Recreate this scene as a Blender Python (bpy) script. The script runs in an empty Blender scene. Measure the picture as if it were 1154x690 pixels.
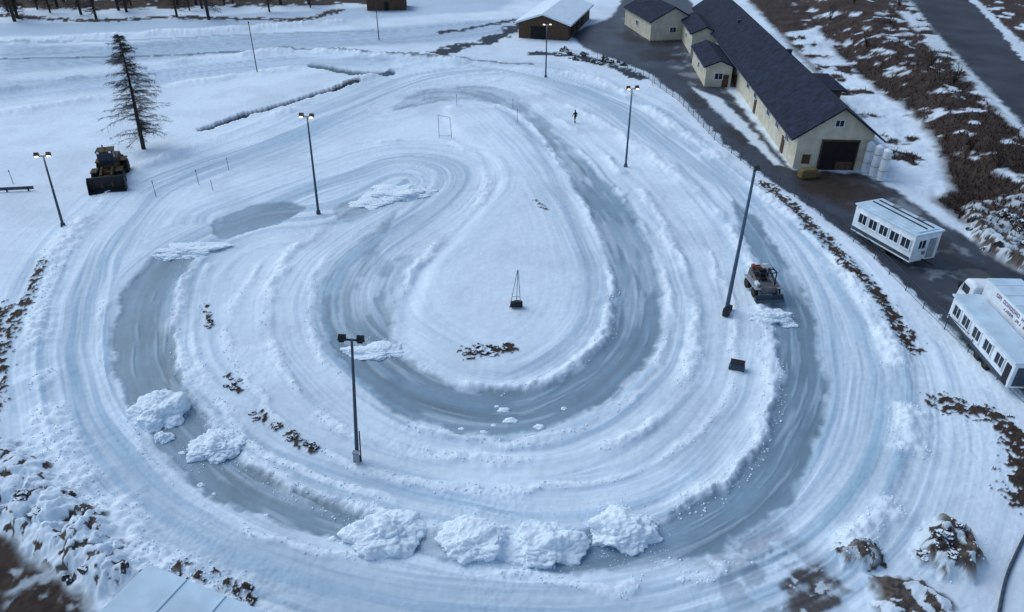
import bpy, math, random, bmesh
import numpy as np
from mathutils import Vector, Matrix, noise as mnoise
random.seed(7); rng=np.random.RandomState(5)
sc=bpy.context.scene
COL=sc.collection
# ---------------------------------------------------------------- camera
CH=32.0; PITCH=math.radians(31.7); F=835.0
cam=bpy.data.cameras.new("camera"); co=bpy.data.objects.new("camera",cam); COL.objects.link(co)
cam.sensor_width=36; cam.lens=36*F/1154; cam.clip_end=6000; cam.clip_start=0.5
co.location=(0,0,CH); co.rotation_euler=(math.pi/2-PITCH,0,0); sc.camera=co
cT,sT=math.cos(PITCH),math.sin(PITCH)
def G(px,py,z=0.0):
    dx=(px-577)/F; v=(345-py)/F
    y=cT+v*sT; zz=-sT+v*cT
    t=(z-CH)/zz
    return (dx*t,y*t)
# ---------------------------------------------------------------- noise
def hsh(ix,iy,seed):
    h=(ix.astype(np.int64)*374761393+iy.astype(np.int64)*668265263+seed*1442695041)&0xffffffff
    h=((h^(h>>13))*1274126177)&0xffffffff
    h=h^(h>>16)
    return (h&0xffff).astype(np.float32)/65535.0
def vn(x,y,seed=0):
    ix=np.floor(x); iy=np.floor(y); fx=x-ix; fy=y-iy
    fx=fx*fx*(3-2*fx); fy=fy*fy*(3-2*fy)
    a=hsh(ix,iy,seed); b=hsh(ix+1,iy,seed); c=hsh(ix,iy+1,seed); d=hsh(ix+1,iy+1,seed)
    return a+(b-a)*fx+(c-a)*fy+(a-b-c+d)*fx*fy
def fbm(x,y,seed=0,o=4):
    s=0;a=.5;t=0
    for i in range(o):
        s=s+a*vn(x*2**i+17.3*i,y*2**i-9.1*i,seed+i*13); t+=a; a*=.5
    return s/t
def worley(x,y,seed):
    ix=np.floor(x); iy=np.floor(y); best=np.full(x.shape,9.,np.float32); idv=np.zeros(x.shape,np.float32)
    for ox in (-1,0,1):
        for oy in (-1,0,1):
            cx_=ix+ox; cy_=iy+oy
            px_=cx_+hsh(cx_,cy_,seed); py_=cy_+hsh(cx_,cy_,seed+7); d=(x-px_)**2+(y-py_)**2
            k=d<best; best[k]=d[k]; idv[k]=hsh(cx_,cy_,seed+19)[k]
    return np.sqrt(best),idv
def ss(a,b,x):
    t=np.clip((x-a)/(b-a),0,1); return t*t*(3-2*t)
# ---------------------------------------------------------------- curves
def smooth(pts,closed=False,n=4):
    P=[np.array(p,float) for p in pts]; out=[]; N=len(P)
    rngi=range(N if closed else N-1)
    for i in rngi:
        if closed: p0,p1,p2,p3=P[i-1],P[i],P[(i+1)%N],P[(i+2)%N]
        else: p0,p1,p2,p3=P[max(i-1,0)],P[i],P[i+1],P[min(i+2,N-1)]
        for k in range(n):
            t=k/n
            out.append(0.5*((2*p1)+(-p0+p2)*t+(2*p0-5*p1+4*p2-p3)*t*t+(-p0+3*p1-3*p2+p3)*t**3))
    if not closed: out.append(P[-1])
    return [G(q[0],q[1]) for q in out]
def pdist(X,Y,pts,closed=False,margin=8.0):
    A=np.array(pts,np.float32)
    if closed: A=np.vstack([A,A[:1]])
    D=np.full(X.shape,1e3,np.float32); S=np.zeros(X.shape,np.float32); SG=np.ones(X.shape,np.float32)
    m=(X>A[:,0].min()-margin)&(X<A[:,0].max()+margin)&(Y>A[:,1].min()-margin)&(Y<A[:,1].max()+margin)
    x=X[m]; y=Y[m]; d=np.full(x.shape,1e6,np.float32); s=np.zeros_like(d); g=np.ones_like(d)
    inside=np.zeros(x.shape,bool); L=0.0
    for i in range(len(A)-1):
        ax,ay=A[i]; bx,by=A[i+1]; ex,ey=bx-ax,by-ay; l2=ex*ex+ey*ey+1e-9
        rx=x-ax; ry=y-ay
        t=np.clip((rx*ex+ry*ey)/l2,0,1)
        qx=rx-t*ex; qy=ry-t*ey; q=qx*qx+qy*qy
        k=q<d; d[k]=q[k]; s[k]=L+t[k]*math.sqrt(l2); g[k]=np.sign(ex*ry[k]-ey*rx[k])
        if closed and abs(by-ay)>1e-9:
            c=((ay>y)!=(by>y))&(x<(bx-ax)*(y-ay)/(by-ay)+ax); inside^=c
        L+=math.sqrt(l2)
    d=np.sqrt(d); D[m]=d; S[m]=s
    if closed: g=np.where(inside,1,-1).astype(np.float32)
    SG[m]=g
    if closed: SG[~m]=-1
    return D,D*SG,S
# ---------------------------------------------------------------- ground grid
ang=np.linspace(math.radians(60),math.radians(8.2),700)
ys=list(CH/np.tan(ang)); ys=[-300,-80,-30,-8,5,12,16]+[v for v in ys if v>16.5]
y=ys[-1]
while y<4000: y*=1.12; ys.append(y)
ys=np.array(ys,np.float32)
us=np.linspace(-1,1,1050); ext=np.array([1.08,1.2,1.4,1.8,2.6,4,8,16])
us=np.concatenate([-ext[::-1],us,ext])
yy=np.clip(ys,10,None)
X=(us[None,:]*(0.66*yy[:,None]+15)).astype(np.float32); Y=np.repeat(ys[:,None],len(us),1).astype(np.float32)
shape=X.shape; X=X.ravel(); Y=Y.ravel()
wx=X+(fbm(X/1.6,Y/1.6,3,3)-.5)*1.1+(fbm(X/.35,Y/.35,5,2)-.5)*.35
wy=Y+(fbm(X/1.6,Y/1.6,31,3)-.5)*1.1+(fbm(X/.35,Y/.35,51,2)-.5)*.35
F1=smooth([(520,70),(600,84),(680,110),(745,150),(800,195),(852,250),(893,320),(908,400),(895,480),(850,550),(770,602),(680,626),(580,628),(480,608),(380,582),(290,545),(215,490),(165,430),(158,370),(175,315),(215,278),(290,248),(370,238),(415,222),(450,205)])
F2=smooth([(430,120),(480,104),(545,108),(600,145),(650,195),(695,260),(720,320),(714,380),(670,432),(590,468),(500,460),(430,425),(385,380),(372,330),(400,285),(460,245),(505,212),(500,188),(450,180),(400,195),(340,215),(260,245)])
F3=smooth([(560,80),(480,88),(400,120),(310,158),(220,190),(150,225),(95,290),(72,370),(85,460),(140,545),(220,610),(330,655),(460,680),(600,690),(740,680),(850,650),(930,600),(985,520),(1000,430),(975,350),(930,285),(880,235)])
F4=smooth([(-60,108),(100,92),(250,74),(360,64),(470,68),(560,74),(620,80)])
F5=smooth([(-60,66),(120,56),(300,44),(430,36),(540,24),(620,4)])
bd=np.full(X.shape,1e3,np.float32); bs=np.zeros_like(bd); bg=np.zeros_like(bd)
for i,Fc in enumerate((F1,F2,F3,F4,F5)):
    d,g,s=pdist(X,Y,Fc,margin=25)
    k=d<bd; bd[k]=d[k]; bs[k]=s[k]+300*i; bg[k]=g[k]+50*i
jd=(fbm(X/7,Y/7,71,2)-.5)*.8
st0=fbm((bg+jd)/0.22,bs/9,79,2)
st1=fbm((bg+jd)/0.50,bs/14,81,3)
st2=fbm((bg+jd)/1.8,bs/26,83,2)
lane=np.exp(-(bd/7.0)**2)
OUT=smooth([(186,280),(150,312),(129,350),(125,400),(140,448),(190,520),(240,562),(300,590),(380,608),(450,625),(550,634),(650,648),(740,642),(820,620),(880,578),(918,520),(934,450),(928,390),(912,335),(885,290),(860,252),(828,225),(835,262),(858,310),(868,360),(876,420),(862,480),(835,525),(790,562),(730,585),(640,600),(520,602),(430,583),(370,563),(320,545),(265,500),(225,458),(203,410),(197,365),(203,325),(222,290)],True)
INN=smooth([(560,98),(600,120),(655,175),(705,225),(738,290),(750,350),(742,395),(700,445),(640,480),(570,494),(490,484),(425,455),(385,410),(362,370),(360,325),(395,280),(450,235),(430,285),(470,290),(452,340),(450,390),(490,418),(540,436),(610,434),(660,405),(688,360),(688,310),(672,260),(645,210),(612,160),(580,125),(520,112),(440,125),(480,100)],True)
PAT=smooth([(238,250),(280,233),(330,228),(346,236),(320,250),(280,262),(250,270)],True)
PAT2=smooth([(375,235),(410,222),(445,215),(425,235),(400,250),(385,250)],True)
CEN=smooth([(500,120),(560,122),(600,150),(640,215),(665,270),(680,320),(680,360),(655,398),(605,425),(540,430),(488,410),(458,385),(456,345),(478,300),(520,255),(552,215),(545,180),(505,150)],True)
ice=np.zeros_like(X)
for P,w,amp in ((OUT,.5,1.0),(INN,.7,.97),(PAT,.3,.9),(PAT2,.5,.6)):
    _,g,_=pdist(wx,wy,P,True,3)
    a=ss(-.15,w,g)*amp
    if P is INN:
        dusty=np.clip(ss(72,100,Y)+((X<-8)&(Y>47))*ss(46,54,Y),0,1)
        a=a*(1-dusty*(.25+.45*ss(.42,.60,st1*.5+fbm(X/2,Y/2,93,4)*.5)))
    ice=np.maximum(ice,a)
snowover=fbm((bg+jd)/1.6,bs/9,91,4)
scr=fbm((bg+jd)/.35,bs/5,97,3)
ice=ice*(1-.45*ss(.60,.74,snowover))*(1-.30*ss(.60,.75,scr))
_,gC,_=pdist(X,Y,CEN,True,6)
R1=smooth([(222,292),(203,325),(196,365),(203,415),(225,462),(265,505),(320,548),(370,566),(430,586),(520,604),(640,602),(730,588),(790,565),(838,528),(864,480),(872,420),(862,360),(850,310),(825,262),(790,222),(740,180),(680,140),(620,112),(560,92)])
R2=smooth([(450,214),(400,232),(350,268),(312,310),(302,360),(315,410),(350,458),(410,495),(490,516),(580,522),(680,508),(745,465),(778,410),(782,350),(765,290),(725,225),(670,165),(610,120)])
R2b=smooth([(440,240),(380,280),(350,330),(352,375),(380,420),(430,462),(490,490),(570,500),(645,486),(705,450),(748,398),(755,345),(740,285),(700,222),(650,170)])
R3=smooth([(500,122),(560,120),(604,148),(645,208),(672,262),(688,320),(686,362),(660,404),(608,432),(540,436),(484,416),(450,388),(448,345),(470,298),(515,255),(548,215),(540,180),(500,160),(430,160)])
R4=smooth([(480,70),(400,90),(310,132),(220,165),(140,205),(75,275),(48,350),(45,430),(75,520),(130,595),(215,650),(330,690)])
R5=smooth([(600,78),(680,95),(740,130),(790,165),(840,205),(890,245),(935,290),(980,345),(1010,410),(1020,480),(1000,560),(950,620)])
R6=smooth([(236,300),(222,340),(218,380),(232,430),(262,475),(310,515),(380,545),(470,570),(560,578)])
R7=smooth([(118,340),(112,400),(128,455),(175,525),(228,570),(290,600),(370,620),(450,638),(560,648),(660,662),(750,655),(840,635)])
R8=smooth([(0,104),(120,82),(250,64),(350,57),(440,62),(560,72)])
R9=smooth([(0,46),(150,40),(300,32),(420,22)])
R10=smooth([(290,300),(262,345),(258,390),(280,440),(325,485),(390,520),(470,545),(560,555),(660,545),(745,520),(805,475),(828,410),(825,350),(800,285)])
R11=smooth([(0,128),(120,110),(240,90),(330,78)])
wF,_=worley(X/.30,Y/.30,611); wG,_=worley(X/.8,Y/.8,613)
lump=np.clip(1-wF,0,1); lump2=np.clip(1-wG,0,1)
Z=0.22*(fbm(X/9,Y/9,101,3)-.5)+.05*(fbm(X/1.1,Y/1.1,103,4)-.5)+.5*(fbm(X/25,Y/25,104,2)-.5)*ss(110,140,Y)
crest=np.zeros_like(X)
w2x=X+(fbm(X/2.5,Y/2.5,7,3)-.5)*1.3+(fbm(X/14,Y/14,9,2)-.5)*6*ss(110,130,Y); w2y=Y+(fbm(X/2.5,Y/2.5,8,3)-.5)*1.3+(fbm(X/14,Y/14,10,2)-.5)*6*ss(110,130,Y)
for ri,(R,h,w) in enumerate(((R1,.27,.7),(R2,.25,.55),(R2b,.16,.4),(R3,.26,.55),(R4,.45,1.1),(R5,.38,1.1),(R6,.12,.4),(R7,.14,.35),(R8,.6,1.5),(R9,.7,1.8),(R10,.10,.35),(R11,.35,1.4))):
    d,g,s=pdist(w2x,w2y,R,margin=8)
    wv=w*(.6+1.0*fbm(s/3.5,s*0,120+ri,2))
    r=np.exp(-(d/wv)**2)*(.3+.7*ss(.30,.55,fbm(s/5,s*0+3,140+ri,2)))
    Z+=h*r*(.7+.7*lump2)*(1-.8*ice)+.05*r*lump*(1-.5*ice); crest=np.maximum(crest,r)
Z+=.40*ss(0,1.8,gC)
near=ss(190,110,Y)
Z+=lane*near*(.14*(st2-.5)+.10*(st1-.5)+.07*(st0-.5))*(1-.9*ice)
Z-=.12*ice
rough_=ss(.5,.68,fbm(X/6,Y/6,119,3))
Z+=.04*(fbm(X/.4,Y/.4,109,3)-.5)*(1-ice)*near+.04*lump*rough_*(1-ice)*near
# ---------------------------------------------------------------- albedo
def C(*c): return np.array(c,np.float32)
def CC(*c): return C(*c)[None,:]*np.ones((len(X),1),np.float32)
n1=fbm(X/4,Y/4,201,4); n2=fbm(X/.5,Y/.5,203,3); n3=fbm(X/14,Y/14,205,3)
snow=C(.775,.885,.97)[None,:]*(1-.08*ss(.45,.7,n1)-.04*n2-.08*ss(.4,.7,n3))[:,None]
lane_c=lane*near*(.06+.38*ss(.46,.68,st1)*ss(.35,.65,st2+.1)+.25*ss(.52,.72,st0))
col=snow*(1-lane_c[:,None]*C(.66,.48,.34)[None,:])
iceC=C(.185,.275,.345)[None,:]*(.70+.60*st1)[:,None]*(.72+.56*n1)[:,None]
def mix(c,m):
    global col
    m=np.clip(m,0,1)[:,None]; col=col*(1-m)+c*m
mix(C(.83,.91,.98)[None,:],ss(.35,.9,crest)*.6)
pk=np.exp(-(bd/3.2)**2)*near*ss(.42,.58,st1*.5+st2*.5)*(1-ss(.2,.8,crest))
mix(iceC*1.4,pk*.42*(bs<900))
mix(iceC,ice*.96)
dirt=np.zeros_like(X)
brownC=(C(.052,.036,.029)[None,:]*(.5+1.1*n2)[:,None])
asphC=(C(.046,.055,.073)[None,:]*(.5+1.0*n1)[:,None])
def band(pts,w,thr=.5,jit=1.0,soft=.08,c=None,amp=1.0,sm=True,seed=300,sc_=1.2):
    d,g,s=pdist(wx,wy,smooth(pts) if sm else [G(*p) for p in pts],margin=w*3+2)
    f=np.clip(1.3-d/w,0,1)
    m=ss(thr-soft,thr+soft,f*.75+(fbm(X/sc_,Y/sc_,seed,4)-.5)*jit)*amp*(f>0)
    mix(brownC if c is None else c,m); return m
def area(pts,soft=1.0,thr=None,jit=.0,c=None,amp=1.0,seed=400,sc_=3.0):
    _,g,_=pdist(wx,wy,[G(*p) for p in pts],True,6)
    m=ss(-soft,soft,g)
    if thr is not None: m=m*ss(thr-.05,thr+.05,fbm(X/sc_,Y/sc_,seed,5)+jit)
    m=m*amp; mix(brownC if c is None else c,m); return m
greyb=CC(.38,.51,.64)
st5=(.4+.9*ss(.35,.65,st1))[:,None]
area([(0,50),(120,52),(260,40),(420,32),(560,22),(620,15),(640,30),(520,45),(400,52),(250,60),(100,74),(0,84)],2.0,None,c=greyb*(1.15-.3*st5),amp=.7)
area([(-60,28),(120,26),(280,16),(420,8),(560,-20),(600,-10),(560,12),(420,22),(280,30),(120,38),(-60,42)],1.6,None,c=greyb*.95,amp=.6)
area([(-60,95),(120,84),(300,64),(440,66),(440,74),(320,76),(140,100),(-60,120)],1.6,None,c=greyb*(1.2-.3*st5),amp=.5)
band([(0,66),(150,63),(330,56),(430,62),(520,68),(600,72)],.8,.45,.7,c=CC(.12,.15,.19),amp=.85)
band([(0,48),(150,46),(300,38),(420,34)],.8,.5,.5,c=greyb*.6,amp=.6)
dm=band([(0,18),(90,24),(200,20),(330,22),(380,12)],3,.60,.9)
dm=band([(0,0),(100,6),(200,3),(400,0)],10,.48,1.0,sc_=2.5)
dirt=np.maximum(dirt,dm)
dk=CC(.035,.05,.07)
m=band([(228,146),(280,128),(340,111),(402,92)],.95,.50,.6,c=dk,sc_=1.5); Z-=.5*m
m=band([(355,74),(400,82),(440,83)],1.5,.42,.25,c=CC(.10,.16,.20)); Z-=.4*m
m=band([(490,62),(520,50),(560,42),(590,25)],3.0,.52,1.2,c=dk,sc_=2.0)
m=band([(500,36),(540,30),(580,22)],2.0,.6,1.0,c=dk)
m=band([(600,60),(640,62),(690,74),(720,88)],2.0,.55,.9,c=dk)
redb=C(.046,.030,.025)[None,:]*(.4+1.3*n2)[:,None]*(.6+.8*n1)[:,None]
hs=area([(800,-40),(1000,-40),(1015,0),(1060,62),(1105,125),(1154,178),(1200,220),(1200,300),(1154,285),(1090,255),(1055,228),(1000,190),(975,140),(930,95),(885,45),(850,8)],1.0,c=redb)
area([(884,38),(920,30),(945,62),(985,102),(1020,125),(1050,160),(1072,216),(1035,230),(990,195),(975,145),(935,95)],.9,.44,.04,c=snow,sc_=3)
area([(870,-20),(1000,-10),(1160,190),(1160,240),(960,90)],.9,.655,.0,c=snow*.9,sc_=2.6,seed=431)
area([(995,-30),(1010,-30),(1160,165),(1160,185),(1060,85),(1000,15)],.6,.52,.06,c=snow*.8,sc_=3)
area([(1090,-30),(1200,-30),(1200,110),(1154,70),(1080,0)],1.2,.40,c=redb)
area([(1000,-20),(1070,-20),(1154,75),(1200,130),(1200,230),(1154,168),(1110,120),(1050,50)],.6,None,c=asphC)
band([(1080,0),(1120,40),(1165,95)],1.5,.5,.5,c=snow*.9)
Z+=2.2*ss(0,8,pdist(X,Y,[G(*p) for p in [(870,-40),(1400,-40),(1400,400),(1100,240),(1000,120)]],True,12)[1])*ss(60,75,Y)
Z+=hs*1.0*(fbm(X/3,Y/3,501,4)-.5)
ya=area([(640,38),(690,20),(712,-20),(760,-30),(800,40),(815,95),(850,140),(893,192),(970,196),(1010,215),(1060,250),(1100,275),(1200,340),(1200,520),(1154,445),(1100,400),(1040,340),(970,285),(915,240),(868,208),(820,172),(775,118),(735,85),(700,70),(660,55)],.4,None,c=asphC)
area([(700,20),(740,20),(790,60),(840,130),(880,175),(1000,210),(1154,330),(1154,400),(960,250),(800,120)],1.0,.62,c=snow*.45,sc_=2.2,amp=.5)
area([(680,30),(740,20),(800,110),(880,190),(1010,215),(1154,330),(1154,440),(960,265),(760,100)],.6,.54,c=brownC*.55,sc_=4,amp=.7,seed=477)
area([(780,98),(812,110),(850,150),(884,188),(872,186),(835,150),(800,118)],.3,None,c=snow*.95)
area([(895,190),(970,196),(1000,220),(960,240),(900,215)],1.0,None,c=brownC*.7,amp=.85)
band([(735,92),(765,115),(805,158),(845,195),(900,232),(955,275),(1010,325),(1080,395),(1154,462)],1.5,.45,.5,c=snow)
Z=Z*(1-.8*np.clip(ya,0,1))
for pts,w,th in (([(862,209),(890,232),(920,262),(950,296),(985,332),(1008,362),(1026,392)],1.1,.56),
              ([(1062,455),(1105,464),(1135,480),(1152,515),(1145,560)],1.3,.56),
              ([(50,300),(28,340),(8,385),(-4,450),(-10,500)],.8,.68),
              ([(-20,355),(-30,420)],2.4,.5),
              ([(205,645),(245,660),(285,672)],.6,.70),
              ([(235,345),(236,372)],.45,.72),([(255,425),(272,440)],.6,.74),([(285,462),(320,487),(360,508)],.5,.72),
              ([(604,230),(612,240)],.5,.78),
              ([(525,401),(545,404),(570,399)],.95,.62),
              ([(955,625),(985,628)],.7,.6)):
    m=band(pts,w,th,1.6,.05,sc_=.32,seed=333); dirt=np.maximum(dirt,m); Z+=.14*m*n2
area([(-80,575),(0,592),(30,625),(70,652),(100,672),(100,760),(-80,760)],.6,None,c=brownC*.7)
area([(0,610),(80,650),(110,700),(0,700)],.6,.60,c=snow*.5,sc_=1.5)
area([(780,600),(880,590),(940,640),(960,700),(800,680)],1.6,.47,c=CC(.17,.22,.27),amp=.5,sc_=1.6)
wet=(st1*.5+fbm(X/.7,Y/.7,555,4)*.5)
_,gw,_=pdist(wx,wy,[G(*p) for p in [(876,660),(898,638),(925,638),(948,664),(965,780),(870,780)]],True,6)
mix(brownC*.9,ss(-.4,1.4,gw+(wet-.5)*6)*.92)
mix(snow*.75,ss(0,.6,gw)*ss(.60,.66,fbm(X/.6,Y/.6,557,4))*.8)
Z-=2.0*ss(0,9,pdist(X,Y,[G(*p) for p in [(-200,300),(-40,330),(-25,450),(-20,580),(30,640),(100,680),(90,760),(-300,760)]],True,12)[1])
W1,I1=worley(wx/1.35,wy/1.35,701); W2,I2=worley(wx/.55,wy/.55,703); W3,I3=worley(X/.2,Y/.2,705)
rd=lambda w:np.sqrt(np.clip(1-1.5*w*w,0,1))
lm=.60*rd(W1)+.24*rd(W2)*(.5+I2)+.03*rd(W3)
def rubble(pts,h,dark,soft=1.2,tone=1.0):
    global Z
    _,g,_=pdist(wx,wy,[G(*p) for p in pts],True,6)
    m=ss(-.2,soft,g); Z+=m*h*(.25+.9*lm)
    dk_=((I2<dark)|((I1<dark*.6)&(W1<.75))|((n2<.36+.2*dark)&(W2>.5)))
    keep=ss(-.1,.5,g)
    mix(C(.74,.84,.92)[None,:]*tone*(.85+.2*n2)[:,None],keep*.85)
    mix(C(.085,.07,.062)[None,:]*(.5+1.0*I3)[:,None],keep*dk_*ss(.25,.5,n1+.1))
rubble([(-30,475),(35,505),(75,545),(122,582),(152,618),(205,648),(185,672),(110,680),(60,655),(20,615),(-30,595)],1.3,.07,1.6)
rubble([(1032,598),(1062,588),(1098,598),(1108,632),(1090,656),(1050,652),(1030,630)],1.1,.50,.7,.8)
rubble([(975,640),(1030,650),(1080,680),(1070,720),(980,720),(985,670)],.35,.30,.8,.9)
rubble([(948,622),(970,614),(994,624),(985,638),(955,638)],.5,.5,.4,.9)
rubble([(1082,232),(1150,225),(1260,250),(1260,340),(1154,312),(1105,285),(1088,262)],1.1,.40,1.2,.72)
col=np.clip(col,0.01,.97)
far=ss(200,400,Y)
V=np.stack([X,Y,Z*(1-far)],1).astype(np.float32)
nr,nc=shape
idx=np.arange(nr*nc).reshape(nr,nc)
q=np.stack([idx[:-1,:-1],idx[:-1,1:],idx[1:,1:],idx[1:,:-1]],-1).reshape(-1,4)
me=bpy.data.meshes.new("ground")
me.vertices.add(len(V)); me.vertices.foreach_set("co",V.ravel())
me.loops.add(q.size); me.loops.foreach_set("vertex_index",q.ravel().astype(np.int32))
me.polygons.add(len(q)); me.polygons.foreach_set("loop_start",np.arange(0,q.size,4,dtype=np.int32)); me.polygons.foreach_set("loop_total",np.full(len(q),4,np.int32))
me.update(); me.polygons.foreach_set("use_smooth",np.ones(len(q),bool))
at=me.color_attributes.new("albedo",'FLOAT_COLOR','POINT')
gl=np.maximum(ice,np.clip(ya,0,1)*.8)
at.data.foreach_set("color",np.concatenate([col,gl[:,None]],1).astype(np.float32).ravel())
ground=bpy.data.objects.new("ground",me); COL.objects.link(ground); ground["kind"]="structure"
Xg=X.reshape(shape); Zg=V[:,2].reshape(shape)
def hz(x,y):
    r=int(np.argmin(abs(ys-y))); c=int(np.argmin(abs(Xg[r]-x))); return float(Zg[r,c])
# ---------------------------------------------------------------- materials
def newmat(name):
    m=bpy.data.materials.new(name); m.use_nodes=True; nt=m.node_tree; b=nt.nodes["Principled BSDF"]; b.inputs["Specular IOR Level"].default_value=.25; return m,nt,b
gm,nt,bs_=newmat("snow_ground")
a=nt.nodes.new("ShaderNodeAttribute"); a.attribute_name="albedo"
tc=nt.nodes.new("ShaderNodeNewGeometry")
nz=nt.nodes.new("ShaderNodeTexNoise"); nz.inputs["Scale"].default_value=1.8; nz.inputs["Detail"].default_value=9; nz.inputs["Roughness"].default_value=.7
nt.links.new(tc.outputs["Position"],nz.inputs["Vector"])
mr=nt.nodes.new("ShaderNodeMapRange"); mr.inputs[1].default_value=.3; mr.inputs[2].default_value=.7; mr.inputs[3].default_value=.93; mr.inputs[4].default_value=1.06
nt.links.new(nz.outputs["Fac"],mr.inputs[0])
vm=nt.nodes.new("ShaderNodeVectorMath"); vm.operation='SCALE'
nt.links.new(a.outputs["Color"],vm.inputs[0]); nt.links.new(mr.outputs[0],vm.inputs["Scale"])
nt.links.new(vm.outputs[0],bs_.inputs["Base Color"])
mr2=nt.nodes.new("ShaderNodeMapRange"); mr2.inputs[3].default_value=.9; mr2.inputs[4].default_value=.42
nt.links.new(a.outputs["Alpha"],mr2.inputs[0]); nt.links.new(mr2.outputs[0],bs_.inputs["Roughness"])
bp=nt.nodes.new("ShaderNodeBump"); bp.inputs["Distance"].default_value=.07
mr3=nt.nodes.new("ShaderNodeMapRange"); mr3.inputs[3].default_value=.5; mr3.inputs[4].default_value=.1
nt.links.new(a.outputs["Alpha"],mr3.inputs[0]); nt.links.new(mr3.outputs[0],bp.inputs["Strength"])
nt.links.new(nz.outputs["Fac"],bp.inputs["Height"]); nt.links.new(bp.outputs[0],bs_.inputs["Normal"])
me.materials.append(gm)
def mat(name,c,rough=.6,var=.25,scale=3.0,metal=0.0,emit=0,bump=0.0,snowtop=0.0):
    m,nt,b=newmat(name)
    g=nt.nodes.new("ShaderNodeTexCoord"); n=nt.nodes.new("ShaderNodeTexNoise"); n.inputs["Scale"].default_value=scale; n.inputs["Detail"].default_value=6
    nt.links.new(g.outputs["Object"],n.inputs["Vector"])
    r=nt.nodes.new("ShaderNodeValToRGB")
    r.color_ramp.elements[0].position=.3; r.color_ramp.elements[1].position=.7
    r.color_ramp.elements[0].color=(*[x*(1-var) for x in c],1); r.color_ramp.elements[1].color=(*[min(1,x*(1+var)) for x in c],1)
    nt.links.new(n.outputs["Fac"],r.inputs[0]); out=r.outputs[0]
    if snowtop>0:
        ge=nt.nodes.new("ShaderNodeNewGeometry"); sx=nt.nodes.new("ShaderNodeSeparateXYZ"); nt.links.new(ge.outputs["Normal"],sx.inputs[0])
        ad=nt.nodes.new("ShaderNodeMath"); ad.operation='MULTIPLY_ADD'; ad.inputs[1].default_value=.9; nt.links.new(n.outputs["Fac"],ad.inputs[0]); nt.links.new(sx.outputs[2],ad.inputs[2])
        mp=nt.nodes.new("ShaderNodeMapRange"); mp.inputs[1].default_value=snowtop; mp.inputs[2].default_value=snowtop+.12; nt.links.new(ad.outputs[0],mp.inputs[0])
        mx=nt.nodes.new("ShaderNodeMix"); mx.data_type='RGBA'; nt.links.new(mp.outputs[0],mx.inputs[0]); nt.links.new(out,mx.inputs[6]); mx.inputs[7].default_value=(.74,.82,.90,1); out=mx.outputs[2]
    nt.links.new(out,b.inputs["Base Color"]); b.inputs["Roughness"].default_value=rough; b.inputs["Metallic"].default_value=metal
    if emit: b.inputs["Emission Color"].default_value=(1,.86,.6,1); b.inputs["Emission Strength"].default_value=emit
    if bump:
        bb=nt.nodes.new("ShaderNodeBump"); bb.inputs["Distance"].default_value=bump; nt.links.new(n.outputs["Fac"],bb.inputs["Height"]); nt.links.new(bb.outputs[0],b.inputs["Normal"])
    return m
M=dict(
 steel=mat("painted_steel",(.045,.065,.095),.6), bluesteel=mat("blue_grey_steel",(.06,.10,.15),.6), dark=mat("dark_metal",(.018,.02,.026),.6), wood=mat("weathered_wood",(.09,.06,.045),.8,scale=6),
 bark=mat("bark",(.04,.034,.032),.9,scale=8), lampoff=mat("dark_glass",(.012,.012,.016),.8), lampon=mat("lit_lamp",(1,.9,.7),.4,emit=4),
 plaster=mat("cream_plaster",(.56,.53,.43),.9,.18,.9), roof=mat("dark_blue_roof",(.014,.020,.040),.9,.5,1.2), white=mat("white_paint",(.70,.76,.82),.5,.14,1.0),
 glass=mat("window_glass",(.02,.03,.045),.15,.3), black=mat("black_opening",(.012,.012,.014),.8), yellow=mat("dirty_yellow_paint",(.055,.038,.018),.75,.7,3),
 rubber=mat("rubber",(.014,.014,.016),.9), orange=mat("orange_paint",(.28,.06,.02),.6), snow=mat("pile_snow",(.78,.88,.96),.9,.06,4.0,bump=.10),
 roofsnow=mat("roof_snow",(.72,.82,.90),.9,.06,1.0), rock=mat("rock",(.06,.055,.052),.9,.5,2.2,bump=.15,snowtop=1.08), brown=mat("brown_boards",(.09,.055,.038),.9,.35,3),
 hay=mat("straw",(.14,.11,.05),.9,.3,6), grey=mat("grey_panel",(.28,.31,.35),.6,.2), olive=mat("grimy_grey_panel",(.13,.13,.135),.7,.5,4), paleblue=mat("frosted_pale_roof",(.50,.64,.74),.7,.14,.8), red=mat("dull_lettering",(.16,.08,.15),.6),
 cloth=mat("dark_clothing",(.02,.022,.03),.9), skin=mat("skin",(.45,.28,.2),.6), hair=mat("dark_hair",(.03,.02,.015),.8), twig=mat("dry_twigs",(.04,.03,.024),.9), needles=mat("dark_needles",(.045,.040,.036),.9,.4,3))
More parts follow.
